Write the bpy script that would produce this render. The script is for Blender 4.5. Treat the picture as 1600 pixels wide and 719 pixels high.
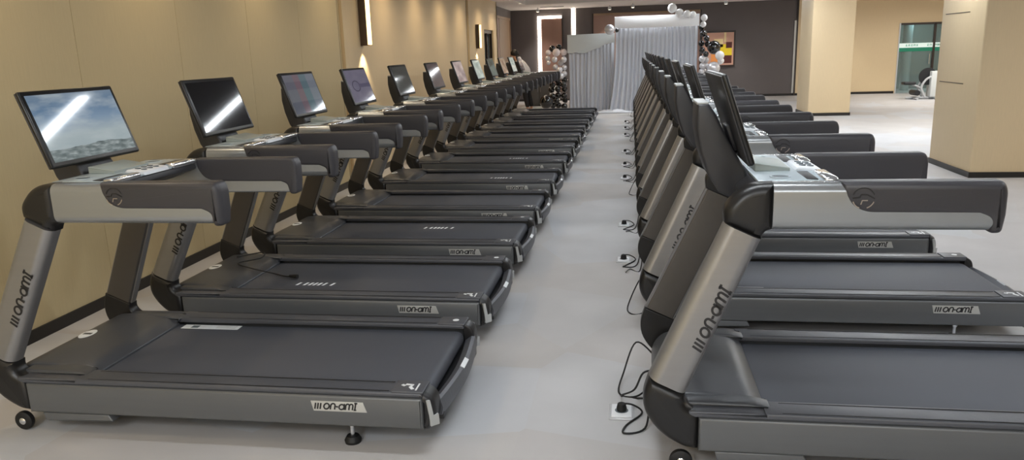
import bpy, bmesh, math, random
from mathutils import Vector, Matrix
random.seed(7)
scene = bpy.context.scene
for o in list(bpy.data.objects): bpy.data.objects.remove(o)
col = scene.collection
PI = math.pi
R = math.radians

# ------------------------------------------------------------------ camera
cd = bpy.data.cameras.new('camera'); cam = bpy.data.objects.new('camera', cd); col.objects.link(cam)
cd.sensor_width = 36; cd.lens = 1190.97 / 1600 * 36; cd.clip_start = .05; cd.clip_end = 200
t_, y_, r_ = R(13.147), R(-9.0762), R(-1.8447)
fw = Vector((math.sin(y_)*math.cos(t_), math.cos(y_)*math.cos(t_), -math.sin(t_)))
rt = Vector((math.cos(y_), -math.sin(y_), 0)); up = rt.cross(fw)
c_, s_ = math.cos(r_), math.sin(r_)
rt, up = c_*rt + s_*up, -s_*rt + c_*up
cam.matrix_world = Matrix(((rt.x, up.x, -fw.x, 0), (rt.y, up.y, -fw.y, 0), (rt.z, up.z, -fw.z, 1.589), (0, 0, 0, 1)))
scene.camera = cam

# ------------------------------------------------------------------ exposure and world
vs = scene.view_settings
vs.view_transform = 'Standard'; vs.look = 'None'; vs.gamma = 1; vs.use_curve_mapping = False; vs.exposure = 0.08
w = bpy.data.worlds.new('world'); scene.world = w; w.use_nodes = True
w.node_tree.nodes['Background'].inputs[0].default_value = (.9, .95, 1, 1)
w.node_tree.nodes['Background'].inputs[1].default_value = .2

# light levels (tuned here)
LED_E = 62.0          # suspended linear lights over the aisle, plus added unseen fill ones (emission strength)
PANEL_W = 95.0       # added unseen ceiling fill panels (watts)
WASH_W = 30.0         # warm downlights along the left wall (watts)
SPOT_W = 90.0
COOL = (.93, .97, 1.0); WARM = (1.0, .80, .55); NEUT = (1.0, .95, .88)

# ------------------------------------------------------------------ materials
def lin(c):
    return tuple(((v/255)/12.92 if v/255 <= .04045 else ((v/255+.055)/1.055)**2.4) for v in c) + (1,)
MATS = {}
def mat(name, rgb, rough=.5, metal=0, noise=0, scale=20, bump=0, coat=0, stretch=None, spec=None, em=None, ems=0, sheen=0):
    m = bpy.data.materials.new(name); m.use_nodes = True; nt = m.node_tree; b = nt.nodes['Principled BSDF']
    col4 = lin(rgb)
    b.inputs['Base Color'].default_value = col4
    b.inputs['Roughness'].default_value = rough; b.inputs['Metallic'].default_value = metal
    b.inputs['Coat Weight'].default_value = coat
    if spec is not None: b.inputs['Specular IOR Level'].default_value = spec
    if sheen: b.inputs['Sheen Weight'].default_value = sheen
    if em: b.inputs['Emission Color'].default_value = lin(em); b.inputs['Emission Strength'].default_value = ems
    if noise or bump:
        tc = nt.nodes.new('ShaderNodeTexCoord'); mp = nt.nodes.new('ShaderNodeMapping')
        if stretch: mp.inputs['Scale'].default_value = stretch
        n = nt.nodes.new('ShaderNodeTexNoise'); n.inputs['Scale'].default_value = scale; n.inputs['Detail'].default_value = 4
        nt.links.new(tc.outputs['Object'], mp.inputs['Vector']); nt.links.new(mp.outputs[0], n.inputs['Vector'])
        if noise:
            mx = nt.nodes.new('ShaderNodeMix'); mx.data_type = 'RGBA'
            mx.inputs['A'].default_value = tuple(v*(1-noise) for v in col4[:3]) + (1,)
            mx.inputs['B'].default_value = tuple(min(1, v*(1+noise)) for v in col4[:3]) + (1,)
            nt.links.new(n.outputs['Fac'], mx.inputs['Factor']); nt.links.new(mx.outputs['Result'], b.inputs['Base Color'])
        if bump:
            bp = nt.nodes.new('ShaderNodeBump'); bp.inputs['Strength'].default_value = bump; bp.inputs['Distance'].default_value = .01
            nt.links.new(n.outputs['Fac'], bp.inputs['Height']); nt.links.new(bp.outputs[0], b.inputs['Normal'])
    MATS[name] = m
    return m
M = MATS
mat('silver', (146, 145, 145), .30, .6, .05, 60, .0, stretch=(.05, 1, 1))
mat('silver_rail', (158, 161, 163), .26, .6, .04, 60, stretch=(.05, 1, 1))
mat('inner_grey', (92, 88, 84), .5, .4, .05, 30)
mat('elbow_black', (27, 26, 26), .36, 0, .1, 40)
mat('grip_rubber', (58, 57, 61), .42, 0, .06, 200, .04)
mat('side_grey', (102, 104, 106), .40, .3, .05, 40, stretch=(.05, 1, 1))
mat('rail_grey', (84, 86, 92), .42, .2, .06, 60, .05)
mat('groove', (20, 20, 22), .6)
mat('belt', (72, 75, 83), .58, 0, .08, 500, .12)
mat('hood_grey', (72, 74, 78), .38, .1, .05, 60)
mat('black_plastic', (30, 30, 32), .4)
mat('screen_case', (22, 22, 23), .3)
mat('case_back', (46, 46, 49), .42)
mat('neck_grey', (50, 50, 53), .42)
mat('console_silver', (186, 198, 204), .3, .35)
mat('chrome', (225, 228, 232), .16, .9)
mat('white_pad', (225, 228, 232), .35)
mat('ledge', (150, 158, 154), .3)
mat('cup', (88, 98, 104), .4)
mat('plate_silver', (200, 200, 196), .35, .4)
mat('ink', (28, 27, 30), .5)
mat('sticker', (222, 226, 228), .45)
mat('sticker_grey', (176, 178, 178), .45)
mat('white_print', (235, 238, 240), .5, em=(235, 238, 240), ems=.15)  # slight emission put into the print to make it brighter
mat('emblem_hot', (170, 160, 150), .3, .6)
mat('rubber_black', (16, 16, 17), .6)
mat('baseboard', (30, 27, 25), .4)
mat('dark_wall', (98, 92, 92), .7, 0, .05, 4)
mat('ceiling_white', (244, 240, 236), .8)
mat('ceiling_grey', (150, 146, 146), .8)
mat('brown_wood', (128, 88, 72), .5, 0, .15, 8, stretch=(3, 3, .3))
mat('tan_wood', (150, 124, 98), .5, 0, .1, 8, stretch=(3, 3, .3))
mat('mirror_brown', (150, 118, 106), .25, 0, .08, 3)  # the mirror's brown reflection is put into this colour
mat('frame_dark', (50, 40, 36), .4)
mat('curtain', (205, 208, 215), .42, .1, .03, 20, sheen=.3)
mat('board_white', (252, 252, 253), .6)
mat('board_grey', (205, 210, 210), .6, 0, .04, 6)
mat('balloon_black', (14, 13, 15), .08, 0, coat=1)
mat('balloon_silver', (228, 227, 230), .25, .45)
mat('balloon_pearl', (235, 222, 220), .2, .1, coat=.6)
mat('balloon_white', (248, 248, 248), .25, 0, coat=.4)
mat('teal_dark', (84, 108, 108), .4)
mat('teal_mid', (70, 102, 104), .5)
mat('pale_column', (150, 172, 176), .5)
mat('sign_white', (225, 245, 240), .5, em=(225, 245, 240), ems=.35)  # slight glow put into the strip colour; the strip is no lamp
mat('sign_green', (20, 140, 110), .5)
mat('skin', (196, 150, 125), .5)
mat('hair', (20, 16, 15), .5)
mat('shirt', (236, 232, 230), .7)
mat('trousers', (24, 22, 24), .7)
mat('gym_white', (196, 200, 204), .35, .3)
mat('gym_black', (24, 26, 30), .5)
mat('cabinet_grey', (92, 90, 88), .6)
mat('led', (255, 255, 255), .5, em=(244, 250, 255), ems=LED_E)
mat('led_warm', (255, 250, 240), .5, em=(255, 244, 225), ems=3.0)
mat('led_strip', (255, 250, 240), .5, em=(255, 240, 222), ems=9)
mat('down_glow', (255, 250, 240), .5, em=(255, 238, 205), ems=8)
mat('sconce_glow', (255, 245, 220), .5, em=(255, 214, 140), ems=3.5)
mat('sconce_dark', (84, 66, 50), .5)
mat('aluminium', (190, 190, 192), .4, .7)
mat('drape_dark', (52, 60, 64), .7, 0, .2, 12, stretch=(4, 4, .2))
mat('art_peach', (206, 160, 140), .6, 0, .1, 4); mat('art_yellow', (236, 208, 40), .6); mat('art_cream', (236, 214, 160), .6)
mat('art_maroon', (84, 34, 30), .6); mat('art_orange', (232, 150, 80), .6)
def glassmat():
    m = bpy.data.materials.new('door_glass'); m.use_nodes = True; nt = m.node_tree
    b = nt.nodes['Principled BSDF']; b.inputs['Base Color'].default_value = (.75, .88, .87, 1); b.inputs['Roughness'].default_value = .03
    b.inputs['Transmission Weight'].default_value = .9; b.inputs['IOR'].default_value = 1.45
    MATS['door_glass'] = m
glassmat()

def floor_material():
    m = bpy.data.materials.new('carpet'); m.use_nodes = True; nt = m.node_tree; b = nt.nodes['Principled BSDF']
    tc = nt.nodes.new('ShaderNodeTexCoord')
    v = nt.nodes.new('ShaderNodeTexVoronoi'); v.inputs['Scale'].default_value = 1.6
    mp = nt.nodes.new('ShaderNodeMapping'); mp.inputs['Rotation'].default_value = (0, 0, .6); mp.inputs['Scale'].default_value = (1, .7, 1)
    nt.links.new(tc.outputs['Object'], mp.inputs[0]); nt.links.new(mp.outputs[0], v.inputs['Vector'])
    r = nt.nodes.new('ShaderNodeValToRGB'); e = r.color_ramp.elements
    e[0].position = .2; e[0].color = lin((190, 187, 186)); e[1].position = .8; e[1].color = lin((194, 195, 198))
    q = r.color_ramp.elements.new(.5); q.color = lin((192, 189, 187))
    sp = nt.nodes.new('ShaderNodeSeparateColor'); nt.links.new(v.outputs['Color'], sp.inputs[0]); nt.links.new(sp.outputs[0], r.inputs[0])
    n = nt.nodes.new('ShaderNodeTexNoise'); n.inputs['Scale'].default_value = 2.0; n.inputs['Detail'].default_value = 6
    nt.links.new(tc.outputs['Object'], n.inputs['Vector'])
    mx = nt.nodes.new('ShaderNodeMix'); mx.data_type = 'RGBA'; mx.blend_type = 'MULTIPLY'; mx.inputs['Factor'].default_value = .25
    nt.links.new(r.outputs[0], mx.inputs['A']); nt.links.new(n.outputs['Fac'], mx.inputs['B'])
    nt.links.new(mx.outputs['Result'], b.inputs['Base Color'])
    n2 = nt.nodes.new('ShaderNodeTexNoise'); n2.inputs['Scale'].default_value = 350
    nt.links.new(tc.outputs['Object'], n2.inputs['Vector'])
    bp = nt.nodes.new('ShaderNodeBump'); bp.inputs['Strength'].default_value = .12; bp.inputs['Distance'].default_value = .004
    nt.links.new(n2.outputs['Fac'], bp.inputs['Height']); nt.links.new(bp.outputs[0], b.inputs['Normal'])
    b.inputs['Roughness'].default_value = .62
    MATS['carpet'] = m
floor_material()
def wall_material(name, rgb, seams=False):
    m = mat(name, rgb, .55, 0); nt = m.node_tree; b = nt.nodes['Principled BSDF']
    tc = nt.nodes.new('ShaderNodeTexCoord'); n = nt.nodes.new('ShaderNodeTexNoise'); mp = nt.nodes.new('ShaderNodeMapping')
    mp.inputs['Scale'].default_value = (30, 30, 1.5); n.inputs['Scale'].default_value = 4
    nt.links.new(tc.outputs['Object'], mp.inputs[0]); nt.links.new(mp.outputs[0], n.inputs['Vector'])
    mx = nt.nodes.new('ShaderNodeMix'); mx.data_type = 'RGBA'
    c = lin(rgb); mx.inputs['A'].default_value = tuple(x*.93 for x in c[:3])+(1,); mx.inputs['B'].default_value = tuple(x*1.05 for x in c[:3])+(1,)
    nt.links.new(n.outputs['Fac'], mx.inputs['Factor']); nt.links.new(mx.outputs['Result'], b.inputs['Base Color'])
wall_material('wall_beige', (200, 183, 143))
wall_material('wall_cream', (222, 200, 162))

def screen_material(kind):
    m = bpy.data.materials.new('display_' + kind); m.use_nodes = True; nt = m.node_tree; b = nt.nodes['Principled BSDF']
    b.inputs['Base Color'].default_value = (.006, .006, .008, 1); b.inputs['Roughness'].default_value = .06; b.inputs['Specular IOR Level'].default_value = .55
    tc = nt.nodes.new('ShaderNodeTexCoord'); uv = tc.outputs['UV']
    sx = nt.nodes.new('ShaderNodeSeparateXYZ'); nt.links.new(uv, sx.inputs[0])
    def ramp(src, stops, interp='LINEAR'):
        r = nt.nodes.new('ShaderNodeValToRGB'); r.color_ramp.interpolation = interp; el = r.color_ramp.elements
        el[0].position = stops[0][0]; el[0].color = lin(stops[0][1]); el[1].position = stops[-1][0]; el[1].color = lin(stops[-1][1])
        for p, c in stops[1:-1]:
            k = el.new(p); k.color = lin(c)
        nt.links.new(src, r.inputs[0]); return r.outputs[0]
    def noise(scale, sc=(1, 1, 1), det=4):
        mp = nt.nodes.new('ShaderNodeMapping'); mp.inputs['Scale'].default_value = sc
        n = nt.nodes.new('ShaderNodeTexNoise'); n.inputs['Scale'].default_value = scale; n.inputs['Detail'].default_value = det
        nt.links.new(uv, mp.inputs[0]); nt.links.new(mp.outputs[0], n.inputs['Vector']); return n.outputs['Fac']
    def mth(op, a, b_=None):
        k = nt.nodes.new('ShaderNodeMath'); k.operation = op
        for i, v in enumerate((a, b_)):
            if v is None: continue
            if isinstance(v, (int, float)): k.inputs[i].default_value = v
            else: nt.links.new(v, k.inputs[i])
        return k.outputs[0]
    def mixc(f, a, c):
        k = nt.nodes.new('ShaderNodeMix'); k.data_type = 'RGBA'
        nt.links.new(f, k.inputs['Factor']); nt.links.new(a, k.inputs['A'])
        if isinstance(c, tuple): k.inputs['B'].default_value = lin(c)
        else: nt.links.new(c, k.inputs['B'])
        return k.outputs['Result']
    s = .0; out = None
    if kind == 'landscape':
        sky = ramp(sx.outputs[1], [(0, (176, 192, 196)), (.35, (186, 200, 204)), (.6, (140, 165, 190)), (.8, (100, 132, 165)), (1, (130, 150, 170))])
        cl = ramp(noise(3.2, (1, 1.8, 1), 6), [(.42, (0, 0, 0)), (.7, (255, 255, 255))])
        sky = mixc(mth('MULTIPLY', cl, .55), sky, (210, 220, 222))
        hn = mth('ADD', mth('MULTIPLY', noise(2.5, (1, 0, 0), 5), .16), .10)
        hill = mth('LESS_THAN', sx.outputs[1], hn)
        hc = ramp(noise(9, (1, 2, 1), 8), [(.3, (96, 108, 108)), (.5, (140, 152, 152)), (.7, (190, 200, 200))])
        out = mixc(hill, sky, hc); s = .62
    elif kind == 'menu':
        bl = ramp(sx.outputs[0], [(0, (110, 110, 120)), (.3, (140, 100, 105)), (.5, (90, 130, 135)), (.72, (140, 150, 160)), (1, (100, 110, 125))], 'CONSTANT')
        ln = ramp(sx.outputs[1], [(0, (80, 90, 105)), (.3, (120, 125, 130)), (.62, (95, 95, 110)), (.82, (120, 120, 130)), (1, (60, 60, 70))], 'CONSTANT')
        k = nt.nodes.new('ShaderNodeMix'); k.data_type = 'RGBA'; k.inputs['Factor'].default_value = .5
        nt.links.new(bl, k.inputs['A']); nt.links.new(ln, k.inputs['B']); out = k.outputs['Result']; s = .55
    elif kind == 'lilac':
        out = ramp(noise(3), [(.3, (104, 100, 120)), (.7, (122, 116, 134))])
        d = mth('POWER', mth('ADD', mth('POWER', mth('SUBTRACT', sx.outputs[0], .33), 2), mth('POWER', mth('SUBTRACT', sx.outputs[1], .5), 2)), .5)
        ring = mth('LESS_THAN', mth('ABSOLUTE', mth('SUBTRACT', d, .16)), .018)
        out = mixc(ring, out, (60, 58, 80))
        bar = mth('MULTIPLY', mth('LESS_THAN', mth('ABSOLUTE', mth('SUBTRACT', sx.outputs[1], .5)), .06), mth('GREATER_THAN', sx.outputs[0], .45))
        out = mixc(bar, out, (84, 80, 104)); s = .6
    else:
        P = {'dark': ((12, 13, 15), (22, 23, 26), .3), 'olive': ((48, 50, 44), (62, 64, 58), .6), 'dusk': ((80, 68, 68), (98, 86, 86), .6),  # tones after dark stand in for room reflections, put in as emission
             'pale': ((150, 130, 130), (214, 196, 190), .7), 'mint': ((170, 182, 172), (220, 228, 216), .7), 'green': ((70, 84, 76), (110, 122, 112), .6),
             'sand': ((140, 110, 90), (205, 186, 160), .7)}[kind]
        out = ramp(noise(2.2), [(.35, P[0]), (.65, P[1])]); s = P[2]
    nt.links.new(out, b.inputs['Emission Color']); b.inputs['Emission Strength'].default_value = s
    MATS['display_' + kind] = m
for k in ('landscape', 'menu', 'lilac', 'dark', 'olive', 'dusk', 'pale', 'mint', 'green', 'sand'): screen_material(k)

# ------------------------------------------------------------------ mesh helpers
class MB:
    """collects verts/faces with material names, builds ONE mesh object"""
    def __init__(s): s.v = []; s.f = []; s.m = []; s.mats = []; s.uv = {}
    def mi(s, m):
        if m not in s.mats: s.mats.append(m)
        return s.mats.index(m)
    def add(s, vs, fs, m):
        o = len(s.v); s.v += [tuple(x) for x in vs]; k = s.mi(m)
        for f in fs: s.f.append([i+o for i in f]); s.m.append(k)
        return s
    def build(s, name, parent=None, loc=None, angle=35, xf=None):
        me = bpy.data.meshes.new(name)
        vs = [xf(v) for v in s.v] if xf else s.v
        me.from_pydata(vs, [], s.f)
        for m in s.mats: me.materials.append(M[m])
        for p, k in zip(me.polygons, s.m): p.material_index = k; p.use_smooth = True
        bm = bmesh.new(); bm.from_mesh(me); bmesh.ops.recalc_face_normals(bm, faces=bm.faces); bm.to_mesh(me); bm.free()
        me.set_sharp_from_angle(angle=R(angle))
        o = bpy.data.objects.new(name, me); col.objects.link(o)
        if parent: o.parent = parent
        if loc: o.location = loc
        return o
    def offs(s, P, d, flags):
        n = len(P); out = []
        A = sum(P[i][0]*P[(i+1) % n][1] - P[(i+1) % n][0]*P[i][1] for i in range(n)); sg = 1 if A > 0 else -1
        def nrm(i):
            a, b = P[i], P[(i+1) % n]; dx, dy = b[0]-a[0], b[1]-a[1]; l = math.hypot(dx, dy) or 1
            return (-dy/l*sg, dx/l*sg), (dx/l, dy/l)
        for i in range(n):
            n1, d1 = nrm(i-1 if i else n-1); n2, d2 = nrm(i)
            f1 = d*flags[i-1 if i else n-1]; f2 = d*flags[i]
            cr = d1[0]*d2[1]-d1[1]*d2[0]
            if abs(cr) < .08:
                f = (f1+f2)/2; nx, ny = n1[0]+n2[0], n1[1]+n2[1]; l = math.hypot(nx, ny) or 1
                out.append((P[i][0]+nx/l*f, P[i][1]+ny/l*f))
            else:
                # intersect offset lines
                ax, ay = P[i][0]+n1[0]*f1, P[i][1]+n1[1]*f1; bx, by = P[i][0]+n2[0]*f2, P[i][1]+n2[1]*f2
                t = ((bx-ax)*d2[1]-(by-ay)*d2[0])/cr
                out.append((ax+d1[0]*t, ay+d1[1]*t))
        return out
    def prism(s, P, y0, y1, m, r0=.004, r1=.004, seg=3, skip=()):
        """profile P in (x,z) extruded along y with rounded edges; skip = indices of edges left square"""
        n = len(P); fl = [0 if i in skip else 1 for i in range(n)]
        rings = []
        if r0 > 0:
            for k in range(seg+1):
                a = k/seg*PI/2; rings.append((y0+r0*(1-math.sin(a)) if y1 > y0 else y0-r0*(1-math.sin(a)), r0*(1-math.cos(a))))
            rings = [(y0 + (1 if y1 > y0 else -1)*r0*(1-math.cos(a)), r0*(1-math.sin(a))) for a in [k/seg*PI/2 for k in range(seg+1)]]
        else: rings = [(y0, 0)]
        sg = 1 if y1 > y0 else -1
        if r1 > 0: rings += [(y1 - sg*r1*(1-math.cos(a)), r1*(1-math.sin(a))) for a in [k/seg*PI/2 for k in range(seg, -1, -1)]]
        else: rings += [(y1, 0)]
        vs = []; fs = []
        for (y, d) in rings:
            vs += [(p[0], y, p[1]) for p in s.offs(P, d, fl)]
        for k in range(len(rings)-1):
            for i in range(n):
                j = (i+1) % n; fs.append([k*n+i, k*n+j, (k+1)*n+j, (k+1)*n+i])
        fs.append(list(range(n))); fs.append(list(range((len(rings)-1)*n, len(rings)*n)))
        return s.add(vs, fs, m)
    def box(s, a, b, m, r=0):
        (x0, y0, z0), (x1, y1, z1) = a, b
        if r: return s.prism([(x0, z0), (x1, z0), (x1, z1), (x0, z1)], y0, y1, m, r, r, 2) if False else s._rbox(a, b, m, r)
        vs = [(x, y, z) for x in (x0, x1) for y in (y0, y1) for z in (z0, z1)]
        return s.add(vs, [(0, 1, 3, 2), (4, 6, 7, 5), (0, 4, 5, 1), (2, 3, 7, 6), (0, 2, 6, 4), (1, 5, 7, 3)], m)
    def _rbox(s, a, b, m, r):
        bm = bmesh.new(); bmesh.ops.create_cube(bm, size=1)
        c = [(p+q)/2 for p, q in zip(a, b)]; d = [abs(q-p) for p, q in zip(a, b)]
        for v in bm.verts: v.co = Vector((c[0]+v.co.x*d[0], c[1]+v.co.y*d[1], c[2]+v.co.z*d[2]))
        bmesh.ops.bevel(bm, geom=list(bm.edges), offset=min(r, min(d)*.45), segments=3, profile=.5, affect='EDGES')
        bm.verts.index_update()
        s.add([v.co[:] for v in bm.verts], [[v.index for v in f.verts] for f in bm.faces], m); bm.free(); return s
    def lathe(s, prof, m, c=(0, 0, 0), axis='z', n=20):
        vs = []; fs = []
        for (r, h) in prof:
            for i in range(n):
                a = 2*PI*i/n; p = (r*math.cos(a), r*math.sin(a), h)
                if axis == 'y': p = (p[0], h, p[1])
                if axis == 'x': p = (h, p[0], p[1])
                vs.append((p[0]+c[0], p[1]+c[1], p[2]+c[2]))
        for k in range(len(prof)-1):
            for i in range(n):
                j = (i+1) % n; fs.append([k*n+i, k*n+j, (k+1)*n+j, (k+1)*n+i])
        fs.append(list(range(n))); fs.append(list(range((len(prof)-1)*n, len(prof)*n)))
        return s.add(vs, fs, m)
    def tube(s, pts, r, m, n=8):
        pts = [Vector(p) for p in pts]; vs = []; fs = []; k = len(pts); u = None
        for i, p in enumerate(pts):
            t = (pts[min(i+1, k-1)]-pts[max(i-1, 0)]).normalized()
            if u is None: u = t.orthogonal().normalized()
            u = (u - t*u.dot(t)).normalized(); w_ = t.cross(u); rr = r[i] if isinstance(r, (list, tuple)) else r
            for j in range(n):
                a = 2*PI*j/n; vs.append(p+(u*math.cos(a)+w_*math.sin(a))*rr)
        for i in range(k-1):
            for j in range(n):
                q = (j+1) % n; fs.append([i*n+j, i*n+q, (i+1)*n+q, (i+1)*n+j])
        fs.append(list(range(n))); fs.append(list(range((k-1)*n, k*n)))
        return s.add(vs, fs, m)
    def ribbon(s, pts, w_, F, m, th=.0012, closed=False):
        """flat stroke; F maps (a,b,h) to 3D"""
        n = len(pts); L = []; Rr = []
        for i in range(n):
            if closed: a, b = pts[i-1], pts[(i+1) % n]
            else: a, b = pts[max(i-1, 0)], pts[min(i+1, n-1)]
            dx, dy = b[0]-a[0], b[1]-a[1]; l = math.hypot(dx, dy) or 1; nx, ny = -dy/l*w_/2, dx/l*w_/2
            L.append((pts[i][0]+nx, pts[i][1]+ny)); Rr.append((pts[i][0]-nx, pts[i][1]-ny))
        vs = [F(*p, th) for p in L]+[F(*p, th) for p in Rr]+[F(*p, 0) for p in L]+[F(*p, 0) for p in Rr]; fs = []
        for i in range(n if closed else n-1):
            j = (i+1) % n
            fs += [(i, j, n+j, n+i), (i, 2*n+i, 2*n+j, j), (n+i, n+j, 3*n+j, 3*n+i)]
        if not closed: fs += [(0, n, 3*n, 2*n), (n-1, 3*n-1, 4*n-1, 2*n-1)]
        return s.add(vs, fs, m)

def spline(pts, n=8):
    out = []; P = [Vector(p) for p in pts]
    for i in range(len(P)-1):
        a, b, c, d = P[max(i-1, 0)], P[i], P[i+1], P[min(i+2, len(P)-1)]
        for k in range(n):
            t = k/n; out.append(.5*((2*b)+(c-a)*t+(2*a-5*b+4*c-d)*t*t+(3*b-a-3*c+d)*t**3))
    out.append(P[-1]); return out
def fillet(pts, seg=5):
    """pts of (x,z,r): rounded polygon"""
    out = []; n = len(pts)
    for i, p in enumerate(pts):
        r = p[2] if len(p) > 2 else 0
        P = Vector(p[:2])
        if not r: out.append(tuple(P)); continue
        a = Vector(pts[i-1][:2])-P; b = Vector(pts[(i+1) % n][:2])-P
        ra = min(r, a.length*.49); rb = min(r, b.length*.49)
        A = P+a.normalized()*ra; B = P+b.normalized()*rb
        for k in range(seg+1):
            t = k/seg; out.append(tuple(A*(1-t)**2+P*2*t*(1-t)+B*t*t))
    return out

def tag(o, label=None, cat=None, group=None, kind=None):
    if label: o['label'] = label
    if cat: o['category'] = cat
    if group: o['group'] = group
    if kind: o['kind'] = kind
    return o
def empty(name, loc, rz=0):
    o = bpy.data.objects.new(name, None); col.objects.link(o); o.location = loc; o.rotation_euler = (0, 0, rz); o.empty_display_size = .1
    return o
KIDS = {}
def copy_tree(o, parent=None):
    c = o.copy(); col.objects.link(c)
    if parent: c.parent = parent
    for ch in [k for k in bpy.data.objects if k.parent == o]: copy_tree(ch, c)
    return c
def struct(mb, name, **k):
    o = mb.build(name, **k); o['kind'] = 'structure'; return o

# ------------------------------------------------------------------ the room
LX = -3.5; BY = 25.0; CZ = 3.22; SZ = 2.87
struct(MB().box((-4.5, -5, -.12), (13, 27.6, 0), 'carpet'), 'floor')
m = MB(); m.box((-4.5, -5, CZ), (13, 27.6, CZ+.1), 'ceiling_grey')
struct(m, 'ceiling')
m = MB(); m.box((-3.9, 9, SZ), (-2.95, 22.2, CZ-.001), 'ceiling_white'); m.box((-3.9, 22.2, SZ), (12.9, BY, CZ-.001), 'ceiling_white')
m.box((-3.9, -4.9, SZ), (-2.95, 9, CZ-.001), 'ceiling_white')
struct(m, 'trim_ceiling_soffit')
# left wall: panelled
m = MB()
seams = [-4.9, -2.4, -1.25, -.1, 1.05, 2.2, 3.37, 4.53, 5.69, 6.83, 7.97, 9.1]
for a, b in zip(seams, seams[1:]): m.box((LX-.15, a+.002, 0), (LX, b-.002, SZ), 'wall_beige')
m.box((LX-.16, -4.9, 0), (LX-.004, 9.1, SZ), 'wall_beige')
m.box((LX-.16, 9.1, 0), (LX-.05, 9.3, SZ), 'wall_beige')
m.box((LX-.16, 9.3, 0), (LX-.012, 16.65, SZ), 'wall_cream')
m.box((LX-.16, 16.65, 0), (LX-.06, 16.85, SZ), 'wall_beige')
m.box((LX-.16, 16.85, 0), (LX, 18.62, SZ), 'wall_cream')
m.box((LX-.16, 19.92, 0), (LX, 20.5, SZ), 'wall_cream')
m.box((LX-.16, 18.62, 2.14), (LX, 19.92, SZ), 'wall_cream')
m.box((-4.05, 20.5, 0), (-3.86, BY, SZ), 'dark_wall')
m.box((-3.9, 20.4, 0), (-3.5, 20.5, SZ), 'wall_cream')
struct(m, 'wall_left')
m = MB(); m.box((LX, -4.9, 0), (LX+.012, 9.1, .075), 'baseboard'); m.box((LX-.012, 9.3, 0), (LX, 16.65, .075), 'baseboard'); m.box((LX, 16.85, 0), (LX+.012, 18.6, .075), 'baseboard')
struct(m, 'baseboard_left')
m = MB(); m.box((LX-.05, 9.1, 0), (LX-.02, 9.16, SZ), 'sconce_dark'); m.box((LX-.06, 16.65, 0), (LX-.02, 16.72, SZ), 'sconce_dark')
struct(m, 'trim_1')
# glazed opening with dark hanging drapes in the left wall
m = MB(); m.box((LX-.10, 18.62, 0), (LX-.04, 18.68, 2.14), 'frame_dark'); m.box((LX-.10, 19.86, 0), (LX-.04, 19.92, 2.14), 'frame_dark'); m.box((LX-.10, 18.62, 2.06), (LX-.04, 19.92, 2.14), 'frame_dark'); m.box((LX-.09, 19.25, 0), (LX-.05, 19.29, 2.06), 'frame_dark')
door = struct(m, 'door_1')
m = MB()
pts = [(LX-.13+.02*math.sin(i*1.3)+.008*math.sin(i*3.1), 18.68+1.18*i/60) for i in range(61)]
vs = [(x, y, z) for z in (.02, 2.05) for x, y in pts]; m.add(vs, [(i, i+1, 62+i, 61+i) for i in range(60)], 'drape_dark')
vs = [(x-.02, y, z) for z in (.02, 2.05) for x, y in pts]; m.add(vs, [(i, i+1, 62+i, 61+i) for i in range(60)], 'drape_dark')
m.build('drape', door)
# wooden doors in the recess at the far left corner
m = MB()
m.box((-3.87, 20.5, 2.62), (-3.80, 24.9, SZ), 'dark_wall'); m.box((-3.86, 20.6, 0), (-3.80, 22.6, 2.55), 'brown_wood'); m.box((-3.86, 22.66, 0), (-3.80, 24.6, 2.55), 'tan_wood')
m.box((-3.86, 22.6, 0), (-3.82, 22.66, 2.55), 'frame_dark'); m.box((-3.87, 20.5, 2.55), (-3.78, 24.7, 2.62), 'tan_wood'); m.box((-3.87, 24.6, 0), (-3.78, 24.7, 2.55), 'tan_wood')
d2 = struct(m, 'door_2')
MB().tube([(-3.79, 22.45, .9), (-3.77, 22.45, .95), (-3.77, 22.45, 1.15), (-3.79, 22.45, 1.2)], .012, 'chrome').build('door_handle', d2)
# back wall
m = MB(); m.box((-4.05, BY, 0), (5.0, BY+.2, CZ), 'dark_wall'); struct(m, 'wall_back')
m = MB(); m.box((5.0, BY, 0), (7.92, BY+.2, CZ), 'wall_cream'); m.box((7.92, BY, 2.03), (9.9, BY+.2, CZ), 'wall_cream'); m.box((9.9, BY, 0), (13, BY+.2, CZ), 'wall_cream')
struct(m, 'wall_back_right')
m = MB(); m.box((-3.8, BY-.012, 0), (5.0, BY, .07), 'baseboard'); m.box((5, BY-.012, 0), (7.88, BY, .07), 'baseboard'); m.box((9.94, BY-.012, 0), (12.9, BY, .07), 'baseboard'); struct(m, 'baseboard_back')
m = MB(); m.box((4.9, BY-.03, .08), (4.96, BY, 2.25), 'plate_silver'); m.box((4.96, BY-.06, 0), (5.0, BY, SZ), 'frame_dark'); struct(m, 'trim_2')
m = MB(); m.box((12.9, -5, 0), (13.1, 27.6, CZ), 'wall_cream'); struct(m, 'wall_right')
m = MB(); m.box((-4.5, -5.2, 0), (13, -5, CZ), 'wall_cream'); struct(m, 'wall_front')
m = MB(); m.box((-4.5, -5, 0), (-3.66, 27.6, .0), 'wall_beige')
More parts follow.
